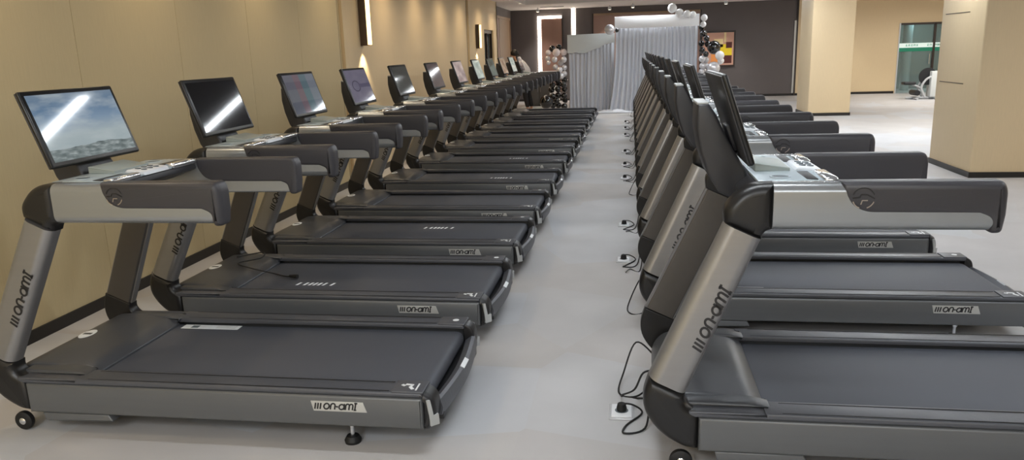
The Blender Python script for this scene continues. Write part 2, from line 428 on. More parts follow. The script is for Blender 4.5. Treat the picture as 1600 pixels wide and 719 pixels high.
# glass door
m = MB()
for a, b in (((7.905, 0), (7.94, 2.06)), ((9.88, 0), (9.96, 2.09)), ((8.88, 0), (8.94, 2.03))): m.box((a[0], BY-.02, a[1]), (b[0], BY+.06, b[1]), 'gym_white' if a[0] < 8 else 'frame_dark')
m.box((7.94, BY-.02, 2.0), (9.88, BY+.06, 2.06), 'frame_dark')
gd = struct(m, 'door_3')
MB().box((7.94, BY+.015, .01), (9.88, BY+.027, 2.0), 'door_glass').build('pane', gd)
m = MB(); m.box((7.94, BY-.002, 1.34), (9.88, BY+.004, 1.47), 'sign_white')
for x0 in (8.12, 8.72, 9.0, 9.5):      # rows of small green characters on the manifestation strip
    for k in range(5):
        x = x0+k*.075
        F = lambda a, b, h, x=x: (x+a, BY-.002-h, 1.375+b)
        w_ = .05
        m.ribbon([(0, .055), (w_, .055)], .008, F, 'sign_green'); m.ribbon([(0, .03), (w_, .03)], .008, F, 'sign_green'); m.ribbon([(w_/2, 0), (w_/2, .065)], .008, F, 'sign_green')
        if k % 2: m.ribbon([(0, 0), (0, .055)], .008, F, 'sign_green'); m.ribbon([(w_, 0), (w_, .055)], .008, F, 'sign_green')
        else: m.ribbon([(0, 0), (w_/2, .03), (w_, 0)], .008, F, 'sign_green')
m.build('safety_strip', gd)
MB().box((7.94, BY-.002, 1.23), (9.88, BY+.004, 1.34), 'sign_green').build('safety_band', gd)
MB().tube([(8.80, BY-.03, .85), (8.80, BY-.03, 1.15)], .015, 'chrome').build('door_handle', gd)
m = MB(); m.box((7.2, 27.2, 0), (10.6, 27.3, 2.6), 'teal_dark'); m.box((7.2, 25.2, 0), (7.3, 27.2, 2.6), 'teal_dark'); m.box((10.5, 25.2, 0), (10.6, 27.2, 2.6), 'teal_dark'); m.box((7.2, 25.2, 2.5), (10.6, 27.3, 2.6), 'teal_dark')
struct(m, 'wall_corridor')
cl_ = empty('corridor_fill', (8.9, 26.2, 2.5)); tag(cl_, 'added fill light in the corridor behind the glass door', 'light'); MB().box((-.3, -.3, -.02), (.3, .3, 0), 'aluminium').build('frame', cl_)  # unseen light added to brighten the corridor behind the glass
cll = bpy.data.lights.new('corridor_fill_light', 'AREA'); cll.size = .5; cll.energy = 25; cll.color = (.85, 1, 1); clo = bpy.data.objects.new('corridor_fill_light', cll); col.objects.link(clo); clo.parent = cl_; clo.location = (0, 0, -.03)
tag(MB().lathe([(.14, 0), (.14, 2.5)], 'pale_column', (8.62, 26.4, 0), n=24).build('round_column'), 'pale round column standing behind the glass door', 'column')
# columns
def column(x0, x1, y0, y1, n, panels=False):
    m = MB(); m._rbox((x0, y0, .0), (x1, y1, CZ-.002), 'wall_cream', .02)
    o = struct(m, 'wall_column_%d' % n)
    m = MB(); m.box((x0-.012, y0-.012, 0), (x1+.012, y1+.012, .065), 'baseboard'); b = struct(m, 'baseboard_column_%d' % n)
    if panels:
        m = MB()
        for z in (1.05, 1.87): m.box((x0-.003, y0+.42, z), (x0, y1-.12, z+.010), 'sconce_dark')
        tag(m.build('access_panel', o))
column(3.88, 5.3, 9.45, 10.7, 1, True)
column(3.86, 4.74, 17.8, 19.0, 2)
# lit vertical strip, niches and picture on the back wall
tag(MB().box((-1.87, BY-.02, .08), (-1.75, BY, SZ), 'led_strip').build('light_strip'), 'tall glowing vertical light strip on the dark back wall', 'light')
n1 = empty('lit_mirror', (-2.55, BY, 0)); tag(n1, 'tall mirror with glowing frame on the dark wall behind the left balloons', 'mirror')
m = MB(); m.box((-.40, -.04, .3), (-.29, 0, 2.66), 'led_strip'); m.box((-.29, -.04, 2.58), (.37, 0, 2.66), 'led_strip'); m.build('light_frame', n1)
m = MB(); m.box((-.29, -.03, .3), (.37, 0, 2.58), 'mirror_brown'); m.build('mirror_panel', n1)
m = MB(); m.box((.37, -.045, .3), (.40, 0, 2.66), 'frame_dark'); m.build('side_frame', n1)
n2 = empty('wall_panel', (-.1, BY, 0)); tag(n2, 'wide brown framed panel on the back wall above the white boards', 'panel')
MB().box((-1.08, -.03, .6), (2.2, 0, 2.62), 'mirror_brown').build('panel_face', n2)
m = MB(); m.box((-1.12, -.05, .55), (-1.08, 0, 2.68), 'frame_dark'); m.box((-1.08, -.05, 2.62), (2.2, 0, 2.68), 'tan_wood'); m.box((2.2, -.05, .55), (2.24, 0, 2.68), 'frame_dark'); m.box((-1.08, -.05, .55), (2.2, 0, .6), 'frame_dark'); m.build('panel_frame', n2)
n3 = empty('framed_picture', (2.65, BY-.03, 1.48)); tag(n3, 'framed abstract picture with yellow and dark red blocks on the dark back wall', 'picture')
m = MB(); m.box((-.52, -.03, -.54), (.52, .03, .54), 'frame_dark'); m.build('frame', n3)
m = MB(); m.box((-.47, -.036, -.49), (.47, -.03, .49), 'art_peach'); m.box((-.02, -.038, -.2), (.42, -.034, .14), 'art_yellow'); m.box((.1, -.038, -.44), (.42, -.034, -.2), 'art_maroon'); m.box((-.12, -.038, .05), (.15, -.033, .3), 'art_cream')
m.box((.24, -.039, .02), (.42, -.035, .2), 'art_maroon'); m.box((-.2, -.038, -.4), (.06, -.035, -.12), 'art_orange'); m.box((.18, -.037, .2), (.24, -.033, .49), 'art_cream')
m.build('canvas', n3)

# ------------------------------------------------------------------ lights
def area(name, parent, loc, sx, sy, W, color, rot=(0, 0, 0), spread=180):
    l = bpy.data.lights.new(name, 'AREA'); l.shape = 'RECTANGLE'; l.size = sx; l.size_y = sy; l.energy = W; l.color = color; l.spread = R(spread)
    o = bpy.data.objects.new(name, l); col.objects.link(o); o.location = loc; o.rotation_euler = rot
    if parent: o.parent = parent
    return o
led = None
for i, (x, y) in enumerate([(.2, 6.43), (.2, 9.85), (.75, 13.9), (.6, 17.0), (.3, 20.2), (.2, 3.0), (.2, -.4), (3.3, 3.0), (3.3, 6.43), (3.3, 9.85), (3.0, 13.9), (3.0, 17.0), (3.0, 20.2)]):  # entries past the fifth are unseen lights added for fill
    if led is None:
        led = empty('linear_light', (x, y, SZ-.05))
        MB()._rbox((-.72, -.07, .0), (.72, .07, .05), 'aluminium', .008).build('housing', led)
        MB().box((-.70, -.055, -.006), (.70, .055, .001), 'led').build('diffuser', led)
        m = MB(); m.tube([(-.5, 0, .05), (-.5, 0, CZ-SZ+.05)], .004, 'aluminium', 6); m.tube([(.5, 0, .05), (.5, 0, CZ-SZ+.05)], .004, 'aluminium', 6); m.build('hanger', led)
        o = led
    else:
        o = copy_tree(led); o.location = (x, y, SZ-.05)
    tag(o, 'suspended linear light above the aisle, %s from the far wall' % ['fifth', 'fourth', 'third', 'second', 'reflected as a streak, first', 'sixth', 'seventh'][i] if x < 2 else 'suspended white fill light added above the right row, outside the picture', 'light', 'linear lights above the aisle' if x < 2 else 'fill lights added above the right row')
pan = None
for i, (x, y) in enumerate([(4.5, 13.5), (8.5, 5), (7.5, 9), (7.5, 15), (7.5, 21), (-1.6, -1.5), (-1.6, -4), (1.8, -3), (10, 12), (10, 20)]):  # unseen panels added to raise the overall light level
    p = empty('fill_panel', (x, y, CZ)); tag(p, 'flat square fill light panel added outside the picture', 'light', 'added ceiling fill panels')
    if pan is None:
        f_ = MB(); f_._rbox((-.62, -.62, -.03), (.62, .62, -.001), 'aluminium', .006); pan = f_.build('panel_frame', p)
    else:
        c = pan.copy(); col.objects.link(c); c.parent = p
    area('panel_fill', p, (0, 0, -.036), 1.1, 1.1, PANEL_W, COOL if x < 5 else NEUT)
dl = None
for i, y in enumerate([-1.5, .2, 1.9, 3.6, 5.3, 7.0, 8.7, 10.9, 12.6, 14.3, 16.0, 18.0, 19.7, 21.4]):
    p = empty('downlight', (-3.0, y, SZ)); tag(p, 'small round warm downlight in the ceiling beside the left wall' if y < 19 else 'small round downlight in the white ceiling, %s of the two before the wooden doors' % ('nearer' if y < 20 else 'farther'), 'light', 'downlights along the left wall')
    if dl is None:
        a_ = MB(); a_.lathe([(.055, 0), (.062, -.004), (.05, -.008), (.045, -.002), (.045, .0)], 'ceiling_white'); d0 = a_.build('rim', p)
        b_ = MB(); b_.lathe([(.043, -.004), (.0, -.003)], 'down_glow'); d1 = b_.build('lens', p); dl = (d0, d1)
    else:
        for q in dl:
            c = q.copy(); col.objects.link(c); c.parent = p
    l = bpy.data.lights.new('downlight_beam', 'SPOT'); l.energy = WASH_W*(1.0 if y < 9 else 1.5); l.color = WARM; l.spot_size = R(150); l.spot_blend = 1; l.shadow_soft_size = .06
    lo = bpy.data.objects.new('downlight_beam', l); col.objects.link(lo); lo.parent = p; lo.location = (0, 0, -.03); lo.rotation_euler = (0, R(-6), 0)
# track spots on the far soffit
sp0 = None
for i, (x, y, tx) in enumerate([(-2.8, 23.8, 0), (-.65, 24.2, 0), (.04, 23.5, .3), (2.7, 23.6, 0)]):
    p = empty('track_spot', (x, y, SZ)); tag(p, ['small white ceiling spotlight above the lit mirror', 'small white ceiling spotlight left of the white board', 'small white ceiling spotlight above the left end of the white board', 'small white ceiling spotlight above the framed picture'][i], 'light', 'ceiling spotlights at the back')
    k = MB(); k.lathe([(.012, 0), (.012, -.04), (.05, -.05), (.055, -.12), (.045, -.13), (.0, -.13)], 'gym_white', n=16); k.build('lamp_body', p)
    k = MB(); k.lathe([(.04, -.131), (0, -.134)], 'down_glow', n=16); k.build('lens', p)
    l = bpy.data.lights.new('spot_beam', 'SPOT'); l.energy = SPOT_W; l.color = NEUT; l.spot_size = R(75); l.spot_blend = .8; l.shadow_soft_size = .04
    lo = bpy.data.objects.new('spot_beam', l); col.objects.link(lo); lo.parent = p; lo.location = (0, 0, -.15); lo.rotation_euler = (R(22), 0, 0)
tag(MB().box((-2.7, 23.6, SZ-.012), (-2.0, 23.75, SZ), 'frame_dark').build('ceiling_vent'), 'thin dark slot vent in the white ceiling edge', 'vent')
# bright downlights over the open floor at the right; last two, over the aisle, are added fill
for i, (x, y) in enumerate([(6.6, 21.2), (5.6, 15.2), (7.9, 23.6), (6.3, 24.2), (1.0, 18.6), (-.7, 18.4)]):
    p = empty('downlight', (x, y, CZ if y < 22.2 else SZ)); tag(p, 'unseen round ceiling downlight over the open floor near the back', 'light', 'downlights at the back')
    k = MB(); k.lathe([(.06, 0), (.07, -.004), (.055, -.01), (.05, 0)], 'ceiling_white'); k.build('rim', p)
    k = MB(); k.lathe([(.048, -.004), (0, -.003)], 'down_glow'); k.build('lens', p)
    l = bpy.data.lights.new('downlight_beam', 'SPOT'); l.energy = 70 if i != 3 else 60; l.color = NEUT; l.spot_size = R(70); l.spot_blend = .6; l.shadow_soft_size = .05
    lo = bpy.data.objects.new('downlight_beam', l); col.objects.link(lo); lo.parent = p; lo.location = (0, 0, -.03)
# wall sconces
for (y, z0, z1, lb) in ((9.93, 1.73, 2.62, 'tall dark wall sconce glowing at its side and below, nearer of the two'), (17.62, 1.69, 2.22, 'dark wall sconce glowing on the cream wall, farther one by the dark opening')):
    p = empty('wall_sconce', (LX, y, (z0+z1)/2)); tag(p, lb, 'wall lamp'); h = (z1-z0)/2
    m = MB(); m._rbox((-.012, -.05, -h), (.085, .05, h), 'sconce_dark', .004); m.build('lamp_cover', p)
    
    m = MB(); m.box((.085, -.035, -h+.01), (.115, .045, h-.01), 'sconce_glow'); m.build('glow_strip', p)
    l = bpy.data.lights.new('sconce_beam', 'SPOT'); l.energy = 26; l.color = (1, .85, .6); l.spot_size = R(80); l.spot_blend = .8; l.shadow_soft_size = .02
    lo = bpy.data.objects.new('sconce_beam', l); col.objects.link(lo); lo.parent = p; lo.location = (.12, 0, -h+.0); lo.rotation_euler = (0, R(12), 0)

# ------------------------------------------------------------------ brand lettering made of strokes
def arc(cx, cy, rx, ry, a0, a1, n=8): return [(cx+rx*math.cos(R(a0+(a1-a0)*i/n)), cy+ry*math.sin(R(a0+(a1-a0)*i/n))) for i in range(n+1)]
def brand(mb, F, h, w_, mtl, th=.0012, slant=.22):
    """///on-ami as strokes; F(a,b,h): a along the text, b up; h = letter height"""
    x = 0; G = []
    for k in range(3): G.append(([(x, 0), (x, 1.0)], False)); x += .42
    x += .12
    G.append((arc(x+.42, .5, .42, .46, 0, 360, 16)[:-1], True)); x += 1.08
    G.append(([(x, 0), (x, .75)]+arc(x+.34, .62, .34, .36, 165, 0)+[(x+.68, 0)], False)); x += .82
    G.append(([(x, .48), (x+.36, .48)], False)); x += .5
    G.append((arc(x+.42, .46, .40, .42, 0, 360, 16)[:-1], True)); G.append(([(x+.82, 1.0), (x+.82, 0)], False)); x += 1.06
    G.append(([(x, 0), (x, .75)]+arc(x+.28, .66, .28, .32, 165, 0, 6)+[(x+.56, 0)], False)); G.append(([(x+.56, .6)]+arc(x+.84, .66, .28, .32, 165, 0, 6)+[(x+1.12, 0)], False)); x += 1.4
    G.append(([(x+.1, 0), (x+.1, 1.25)], False)); G.append(([(x-.12, 1.12), (x+.36, 1.12)], False)); G.append(([(x-.08, 0.02), (x+.34, .02)], False)); x += .36
    for pts, cl in G:
        mb.ribbon([((a+slant*b)*h, b*h) for a, b in pts], w_, F, mtl, th, cl)
    return x*h

# ------------------------------------------------------------------ the treadmill (u = from the rear end forwards, v = from the near side, z)
W = .91
def T(v):
    u, y, z = v
    return (.95-u, y-W/2, z)
def shear(v):       # the upper frame stands slightly inside the deck
    u, y, z = v; k = max(0, min(1, (z-.33)/.6))*.05
    y = y+k if y < W/2 else y-k
    return T((u, y, z))
def side(v, s): return v if s == 0 else W-v

def make_treadmill():
    t = empty('treadmill', (0, 0, 0))
    B = lambda mb, name, par=t, xf=T, angle=35: mb.build(name, par, xf=xf, angle=angle)
    B(MB()._rbox((.06, .045, .11), (1.78, W-.045, .2), 'black_plastic', .01), 'base_frame')
    for s in (0, 1):
        S = lambda v: side(v, s)
        # side panel and name plate
        P = fillet([(0, .10, .012), (1.80, .10), (1.80, .236), (0, .236, .01)])
        sp = B(MB().prism(P, S(0), S(.042), 'side_grey', .012, .003), 'side_panel')
        if s == 0:
            m = MB(); m.prism([(.235, .168), (.465, .168), (.475, .212), (.25, .212)], -.003, .004, 'plate_silver', .001, 0)
            brand(m, lambda a, b, h: (.459-a, -.003-h, .177+b), .0272, .0066, 'ink', .0006)
            B(m, 'name_plate', sp)
        # foot rail
        P = fillet([(.0, .237, .004), (1.56, .237), (1.56, .262), (0, .258, .012)])
        m = MB(); m.prism(P, S(.004), S(.118), 'rail_grey', .008, .006)
        m.box((.14, S(.014), .2605), (1.5, S(.018), .2625), 'groove'); m.box((.14, S(.1), .2605), (1.5, S(.103), .2625), 'groove')
        fr = B(m, 'foot_rail')
        m = MB(); m._rbox((-.005, S(.006), .255), (.13, S(.116), .2645), 'black_plastic' if False else 'rail_grey', .003)
        B(m, 'corner_plate', fr)
        m = MB()
        if s == 0:
            F = lambda a, b, h: (.05+a, .05+b, .2645+h)
            m.ribbon([(-.02, -.03), (-.02, .035)], .007, F, 'sticker'); m.ribbon([(-.005, -.02), (.01, .0), (.005, .02), (.035, .025)], .014, F, 'sticker'); m.ribbon([(.035, .01), (.05, .02)], .012, F, 'sticker')
        else:
            m.lathe([(.016, .2645), (.016, .2658), (0, .2658)], 'sticker', (.05, S(.06), 0), n=14)
        B(m, 'foot_symbol', fr)
        # rear end cap
        P = fillet([(.006, .09, .0), (-.03, .10, .02), (-.055, .16, .03), (-.045, .235, .03), (-.01, .258, .01), (.006, .258)])
        ec = B(MB().prism(P, S(.0), S(.105), 'black_plastic', .032, .01, 7), 'end_cap')
        m = MB(); q = [(-.026, .232), (-.012, .232), (-.004, .165), (.020, .165), (.026, .118), (-.014, .118)]
        e = (-.70, .71)                    # the sticker sits across the rounded rear corner
        def ST(a, b, h):
            bulge = .008-abs(b-.17)*.16
            return (-.042-bulge*.6+e[0]*a-.71*h, S(.011+e[1]*a-.70*h-bulge*.3), b)
        vs = [ST(a, b, .0015) for a, b in q]+[ST(a, b, -.014) for a, b in q]
        m.add(vs, [[0, 1, 2, 5], [2, 3, 4, 5], [6, 7, 8, 11], [8, 9, 10, 11]]+[[k, (k+1) % 6, 6+(k+1) % 6, 6+k] for k in range(6)], 'sticker_grey')
        B(m, 'warning_sticker', ec)
        # feet and wheels
        lf = B(MB().lathe([(.0, 0), (.034, .0), (.036, .012), (.026, .03), (.012, .034), (.0, .034)], 'rubber_black', (.33, S(.06), 0)), 'levelling_foot')
        B(MB().lathe([(.009, .03), (.009, .075), (.014, .078), (.014, .088), (.009, .09), (.009, .115)], 'chrome', (.33, S(.06), 0), n=12), 'stem', lf)
        B(MB().prism(fillet([(1.42, .10), (1.40, .068, .01), (1.73, .06, .01), (1.74, .10)]), S(.004), S(.10), 'side_grey', .006, .004), 'base_foot')
        wh = B(MB().lathe([(.0, .0), (.03, .0), (.042, .006), (.044, .016), (.042, .026), (.03, .03), (0, .03)], 'rubber_black', (1.862, .015 if s == 0 else W-.045, .0445), 'y', 24), 'wheel')
        B(MB().lathe([(.0, -.004), (.010, -.004), (.016, .0), (.016, .032), (0, .034)], 'chrome', (1.862, .015 if s == 0 else W-.045, .0445), 'y', 14), 'wheel_hub', wh)
        # lower elbow
        P = fillet([(1.80, .10), (1.85, .105, .02), (1.935, .15, .06), (2.0, .235, .06), (2.01, .31, .05), (1.985, .385), (1.850, .325), (1.855, .295, .02), (1.835, .27, .02), (1.80, .252)], 4)
        n = len(P); B(MB().prism(P, S(.0), S(.088), 'elbow_black', .036, .008, 7), 'lower_elbow', xf=shear)
        # upright with inner cover and lettering
        P = [(1.985, .385), (1.722, .967), (1.592, .907), (1.850, .325)]
        ur = B(MB().prism(P, S(.002), S(.072), 'silver', .042, .0, 8, skip=(1, 3)), 'upright', xf=shear, angle=50)
        P2 = [(1.975, .385), (1.714, .963), (1.598, .912), (1.856, .33)]
        B(MB().prism(P2, S(.070), S(.086), 'inner_grey', 0, .006, 3, skip=(1, 3)), 'inner_cover', ur, xf=shear)
        if s == 0:
            m = MB(); d = Vector((-.26, .582)).normalized(); nn = Vector((d.y, -d.x))
            A = Vector((1.797, .495))
            F = lambda a, b, h: (A.x+d.x*a+nn.x*b, .0018-h, A.y+d.y*a+nn.y*b)
            brand(m, F, .038, .0088, 'ink', .0008, .18)
            B(m, 'lettering', ur, xf=shear)
        # upper elbow
        P = fillet([(1.722, .967), (1.728, 1.02, .03), (1.675, 1.085, .05), (1.62, 1.109, .03), (1.556, 1.112), (1.556, .943), (1.583, .935, .02), (1.592, .907)], 4)
        B(MB().prism(P, S(.002), S(.088), 'elbow_black', .038, .008, 8), 'upper_elbow', xf=shear)
        # handrail: silver tube + rubber grip cover with emblem
        P = fillet([(1.56, .943), (.842, .943), (.842, 1.112, .0), (1.56, 1.112)])
        hr = B(MB().prism(P, S(.003), S(.078), 'silver_rail', .036, .01, 8, skip=(1, 3)), 'handrail', xf=shear, angle=50)
        P = fillet([(1.335, 1.116), (1.33, 1.07, .01), (1.305, 1.025, .03), (1.255, 1.0, .03), (.89, .998, .0), (.858, .985, .012), (.850, .945, .01), (.84, .934, .01), (.808, .936, .015), (.800, 1.0), (.800, 1.085, .02), (.815, 1.117, .015)], 4)
        gr = B(MB().prism(P, S(-.002), S(.083), 'grip_rubber', .028, .012, 5), 'grip', xf=shear, angle=50)
        m = MB(); cx, cz = 1.265, 1.062
        F = lambda a, b, h: (cx-a, S(-.0022)+(-h if s == 0 else h), cz+b)
        for a0, a1 in ((20, 160), (200, 250), (290, 340)): m.ribbon(arc(0, 0, .036, .036, a0, a1), .0035, F, 'emblem_hot' if a0 > 180 else 'black_plastic', .002)
        m.ribbon([(-.036, -.0), (-.012, .002), (-.008, .012), (.012, .012), (.036, -.002)], .004, F, 'black_plastic', .002)
        m.ribbon([(-.008, -.022), (-.004, -.008), (.014, -.008)], .0035, F, 'emblem_hot', .002)
        B(m, 'grip_emblem', gr, xf=shear)
    # belt
    P = fillet([(1.62, .226), (.02, .226, .025), (.0, .205, .02), (.0, .165, .02), (.03, .15, .02), (1.62, .15)])
    B(MB().prism(P, .119, W-.119, 'belt', .002, .002), 'running_belt')
    # bowed rear bumper
    pts = [(-0.052-.028*math.sin(PI*i/12), .09+(W-.18)*i/12) for i in range(13)]
    m = MB(); vs = []
    sec = [(-.004, .125), (-.010, .16), (.0, .195), (.016, .20), (.05, .175), (.05, .13)]
    for x, y in pts: vs += [(x+a, y, z) for a, z in sec]
    k = len(sec); fs = [[i*k+j, i*k+(j+1) % k, (i+1)*k+(j+1) % k, (i+1)*k+j] for i in range(12) for j in range(k)]+[list(range(k)), list(range(12*k, 13*k))]
    m.add(vs, fs, 'rail_grey'); rb = B(m, 'rear_bumper')
    m = MB()
    for y0, y1 in ((.42, .52),): m.add([(x, y, z) for y in (y0, y1) for x, z in ((-.0835, .193), (-.065, .2045), (-.061, .198), (-.079, .188))], [(0, 1, 5, 4), (1, 2, 6, 5), (2, 3, 7, 6), (3, 0, 4, 7), (0, 1, 2, 3), (4, 5, 6, 7)], 'sticker')
    B(m, 'caution_label', rb)
    B(MB()._rbox((-.06, .10, .10), (.06, W-.10, .138), 'black_plastic', .006), 'rear_crossbar')
    # motor hood
    P = fillet([(1.545, .20), (1.545, .236, .006), (1.60, .268, .03), (1.80, .290, .06), (1.90, .282, .04), (1.955, .22, .05), (1.955, .13)], 5)
    mh = B(MB().prism(P, .105, W-.105, 'hood_grey', .03, .03, 4), 'motor_hood')
    for s in (0, 1):
        P = fillet([(1.555, .238), (1.535, .262, .004), (1.60, .276, .02), (1.85, .278, .02), (1.85, .238)])
        m = MB(); m.prism(P, side(.055, s), side(.135, s), 'hood_grey', .012, .008)
        P = fillet([(1.55, .236), (1.53, .255, .004), (1.60, .262, .01), (1.84, .262, .01), (1.84, .236)])
        m.prism(P, side(.005, s), side(.06, s), 'rail_grey', .008, .004)
        B(m, 'hood_shoulder', mh)
    m = MB(); m.lathe([(.045, .0), (.045, .0025), (.0, .003)], 'sticker', n=24)
    m.box((-.030, -.008, .0025), (.030, .008, .0036), 'hood_grey')
    m.v = [(1.84+x*.75*.98, .47+y*1.25, .2865+z+(1.84-1.84)-x*.0) for x, y, z in m.v]
    B(m, 'oval_badge', mh)
    # console
    m = MB(); m.prism(fillet([(1.335, 1.068, .008), (1.34, 1.096, .006), (1.47, 1.108), (1.60, 1.106, .01), (1.66, 1.06, .02), (1.64, 1.0, .02), (1.50, 1.01, .03)]), .125, W-.125, 'neck_grey', .004, .004)
    cb = B(m, 'console_body')
    m = MB(); m.prism(fillet([(1.338, 1.098), (1.338, 1.106, .002), (1.47, 1.1145), (1.605, 1.112, .003), (1.605, 1.104), (1.47, 1.106)]), .127, W-.127, 'console_silver', .004, .004)
    ct = B(m, 'console_top')
    for s in (0, 1):
        m = MB(); m.lathe([(.038, .0), (.038, .004), (.031, .004), (.029, .0015), (.0, .0015)], 'console_silver', (1.515, side(.20, s), 1.1125), n=24); m.lathe([(.030, .002), (.0, .0022)], 'cup', (1.515, side(.20, s), 1.113), n=24)
        B(m, 'cup_holder', ct)
        B(MB()._rbox((1.392, side(.15, s), 1.108), (1.432, side(.33, s), 1.1135), 'black_plastic', .002), 'black_slot', ct)
        B(MB()._rbox((1.325, side(.135, s), 1.095), (1.375, side(.33, s), 1.121), 'chrome', .010), 'pulse_bar', cb)
    m = MB(); m.prism(fillet([(1.33, 1.10), (1.335, 1.118, .01), (1.42, 1.126, .01), (1.43, 1.112)]), .36, W-.36, 'white_pad', .006, .006)
    kp = B(m, 'keypad', cb)
    m = MB()
    for i in range(3):
        for j in range(2): m.lathe([(.013, 0), (.013, .004), (.0, .005)], 'cup', (1.365+.03*j, .41+.045*i, 1.1195+.003*j), n=12)
    B(m, 'buttons', kp)
    m = MB(); m.prism(fillet([(1.455, 1.113), (1.455, 1.126, .003), (1.585, 1.145, .003), (1.585, 1.113)]), .33, W-.33, 'ledge', .004, .004); B(m, 'book_ledge', cb)
    # neck and monitor
    P = [(1.60, 1.05), (1.62, 1.12), (1.655, 1.18), (1.70, 1.26), (1.733, 1.33), (1.762, 1.372), (1.804, 1.372), (1.806, 1.28), (1.79, 1.19), (1.76, 1.10), (1.715, 1.03), (1.66, 1.0)]
    nk = B(MB().prism(P, .335, W-.335, 'neck_grey', .012, .012), 'neck', angle=50)
    B(MB()._rbox((1.762, .345, 1.368), (1.806, W-.345, 1.380), 'sticker_grey', .004), 'neck_cap', nk)
    a = Vector((1.609, 1.163)); b = Vector((1.72, 1.492)); d = (b-a).normalized(); nn = Vector((d.y, -d.x))   # nn points to the front (away from user)
    def SC(v):      # local: x across (0..W), y up the screen (0..h), z outwards towards the user
        p = a+d*v[1]-nn*v[2]; return T((p.x, v[0], p.y))
    h = (b-a).length
    m = MB(); m._rbox((.155, 0, -.022), (W-.155, h, 0), 'screen_case', .010); mn = m.build('monitor', t, xf=SC)
    m = MB(); m._rbox((.158, .003, -.027), (W-.158, h-.003, -.018), 'case_back', .008); m._rbox((.40, .03, -.042), (W-.40, .14, -.02), 'case_back', .006); m.build('monitor_back', mn, xf=SC)
    m = MB(); m.add([(.178, .024, .0008), (W-.178, .024, .0008), (W-.178, h-.022, .0008), (.178, h-.022, .0008)], [(0, 1, 2, 3)], 'display_dark')
    dp = m.build('display', mn, xf=SC)
    ul = dp.data.uv_layers.new(name='UVMap')
    for i, p in enumerate([(0, 0), (1, 0), (1, 1), (0, 1)]): pass
    for lp in dp.data.loops:
        co = dp.data.vertices[lp.vertex_index].co; ul.data[lp.index].uv = ((co.y+W/2-.178)/(W-.356), 1 if co.z > 1.3 else 0)
    return t
tm = make_treadmill()

def find_part(root, name):
    for k in bpy.data.objects:
        if k.parent == root and k.name.split('.')[0] == name: return k
def set_display(t, kind):
    dp = find_part(find_part(t, 'monitor'), 'display')
    dp.data = dp.data.copy(); dp.data.materials[0] = M['display_' + kind]

LY = [2.744, 3.955, 5.215, 6.460, 7.853, 9.324, 10.783, 12.181, 13.514, 14.793, 16.028, 17.245]
LK = ['landscape', 'dark', 'menu', 'lilac', 'olive', 'dusk', 'pale', 'mint', 'green', 'sand', 'mint', 'dusk']  # olive and later tones are painted reflections, not screen pages
LD = ['its screen showing a pale sky landscape', 'its screen black with one bright streak', 'its screen showing a faded menu page', 'its screen lilac grey', 'its screen dark olive', 'its screen dusky brown',
      'its screen pale pink', 'its screen pale mint', 'its screen greenish beside the dark opening', 'its screen sand coloured', 'its screen whitish', 'its screen in front of the person']
ORD = ['nearest', 'second', 'third', 'fourth', 'fifth', 'sixth', 'seventh', 'eighth', 'ninth', 'tenth', 'eleventh', 'twelfth', 'farthest']
RY = [2.6765, 4.127, 5.513, 6.776, 8.058, 9.34, 10.6, 11.87, 13.13, 14.4, 15.66, 16.93, 18.19]
LXR = -.8287-.95; RXR = .2574+1.7983-.95
LM = []; RM = []
for i, y in enumerate(LY):
    o = tm if i == 0 else copy_tree(tm)
    o.location = (LXR, y+W/2, 0); LM.append(o)
for i, y in enumerate(RY):
    o = copy_tree(tm); o.location = (RXR, y+W/2, 0); RM.append(o)
    w2 = 'nearest treadmill of the right row, its silver upright foremost' if i == 0 else ('farthest treadmill of the right row, next to the grey curtain' if i == len(RY)-1 else '%s treadmill from the front in the right row' % ORD[i])
    tag(o, w2, 'treadmill', 'treadmills in the right row')
for i, o in enumerate(LM):
    w2 = ('nearest treadmill' if i == 0 else 'farthest treadmill' if i == 11 else '%s treadmill' % ORD[i])
    tag(o, '%s of the left row, %s' % (w2, LD[i]), 'treadmill', 'treadmills in the left row')
    if LK[i] != 'dark': set_display(o, LK[i])
# belt markings
def dashes(i, u0, v0, n=7):
    m = MB(); du = .036
    for k, q in enumerate([0, 1.3, 2.2, 3.0, 3.8, 4.7, 6.1]):
        m.add([(u0-q*du+a, v0+b, .2268+c) for a, b, c in ((0, 0, 0), (-.016, 0, 0), (-.026, .055, 0), (-.010, .055, 0))], [(0, 1, 2, 3)], 'white_print')
    m.build('belt_print', LM[i], xf=T)
def strip(root, u0, u1, v0, v1):
    m = MB(); m.box((u0, v0, .2262), (u1, v1, .2275), 'sticker')
    for k in range(3): m.box((u0+.02+k*.012*0, v0+.012+k*.014, .2275), (u0+.13, v0+.016+k*.014, .228), 'sticker_grey')
    m.box((u1-.09, v0+.01, .2275), (u1-.05, v1-.012, .228), 'cup')
    m.build('belt_label', root, xf=T)
strip(LM[0], 1.19, 1.51, .735, .79); strip(RM[1], 1.30, 1.56, .17, .225)
dashes(1, 1.22, .30); dashes(2, .82, .58); dashes(4, .72, .40); dashes(5, .75, .5)

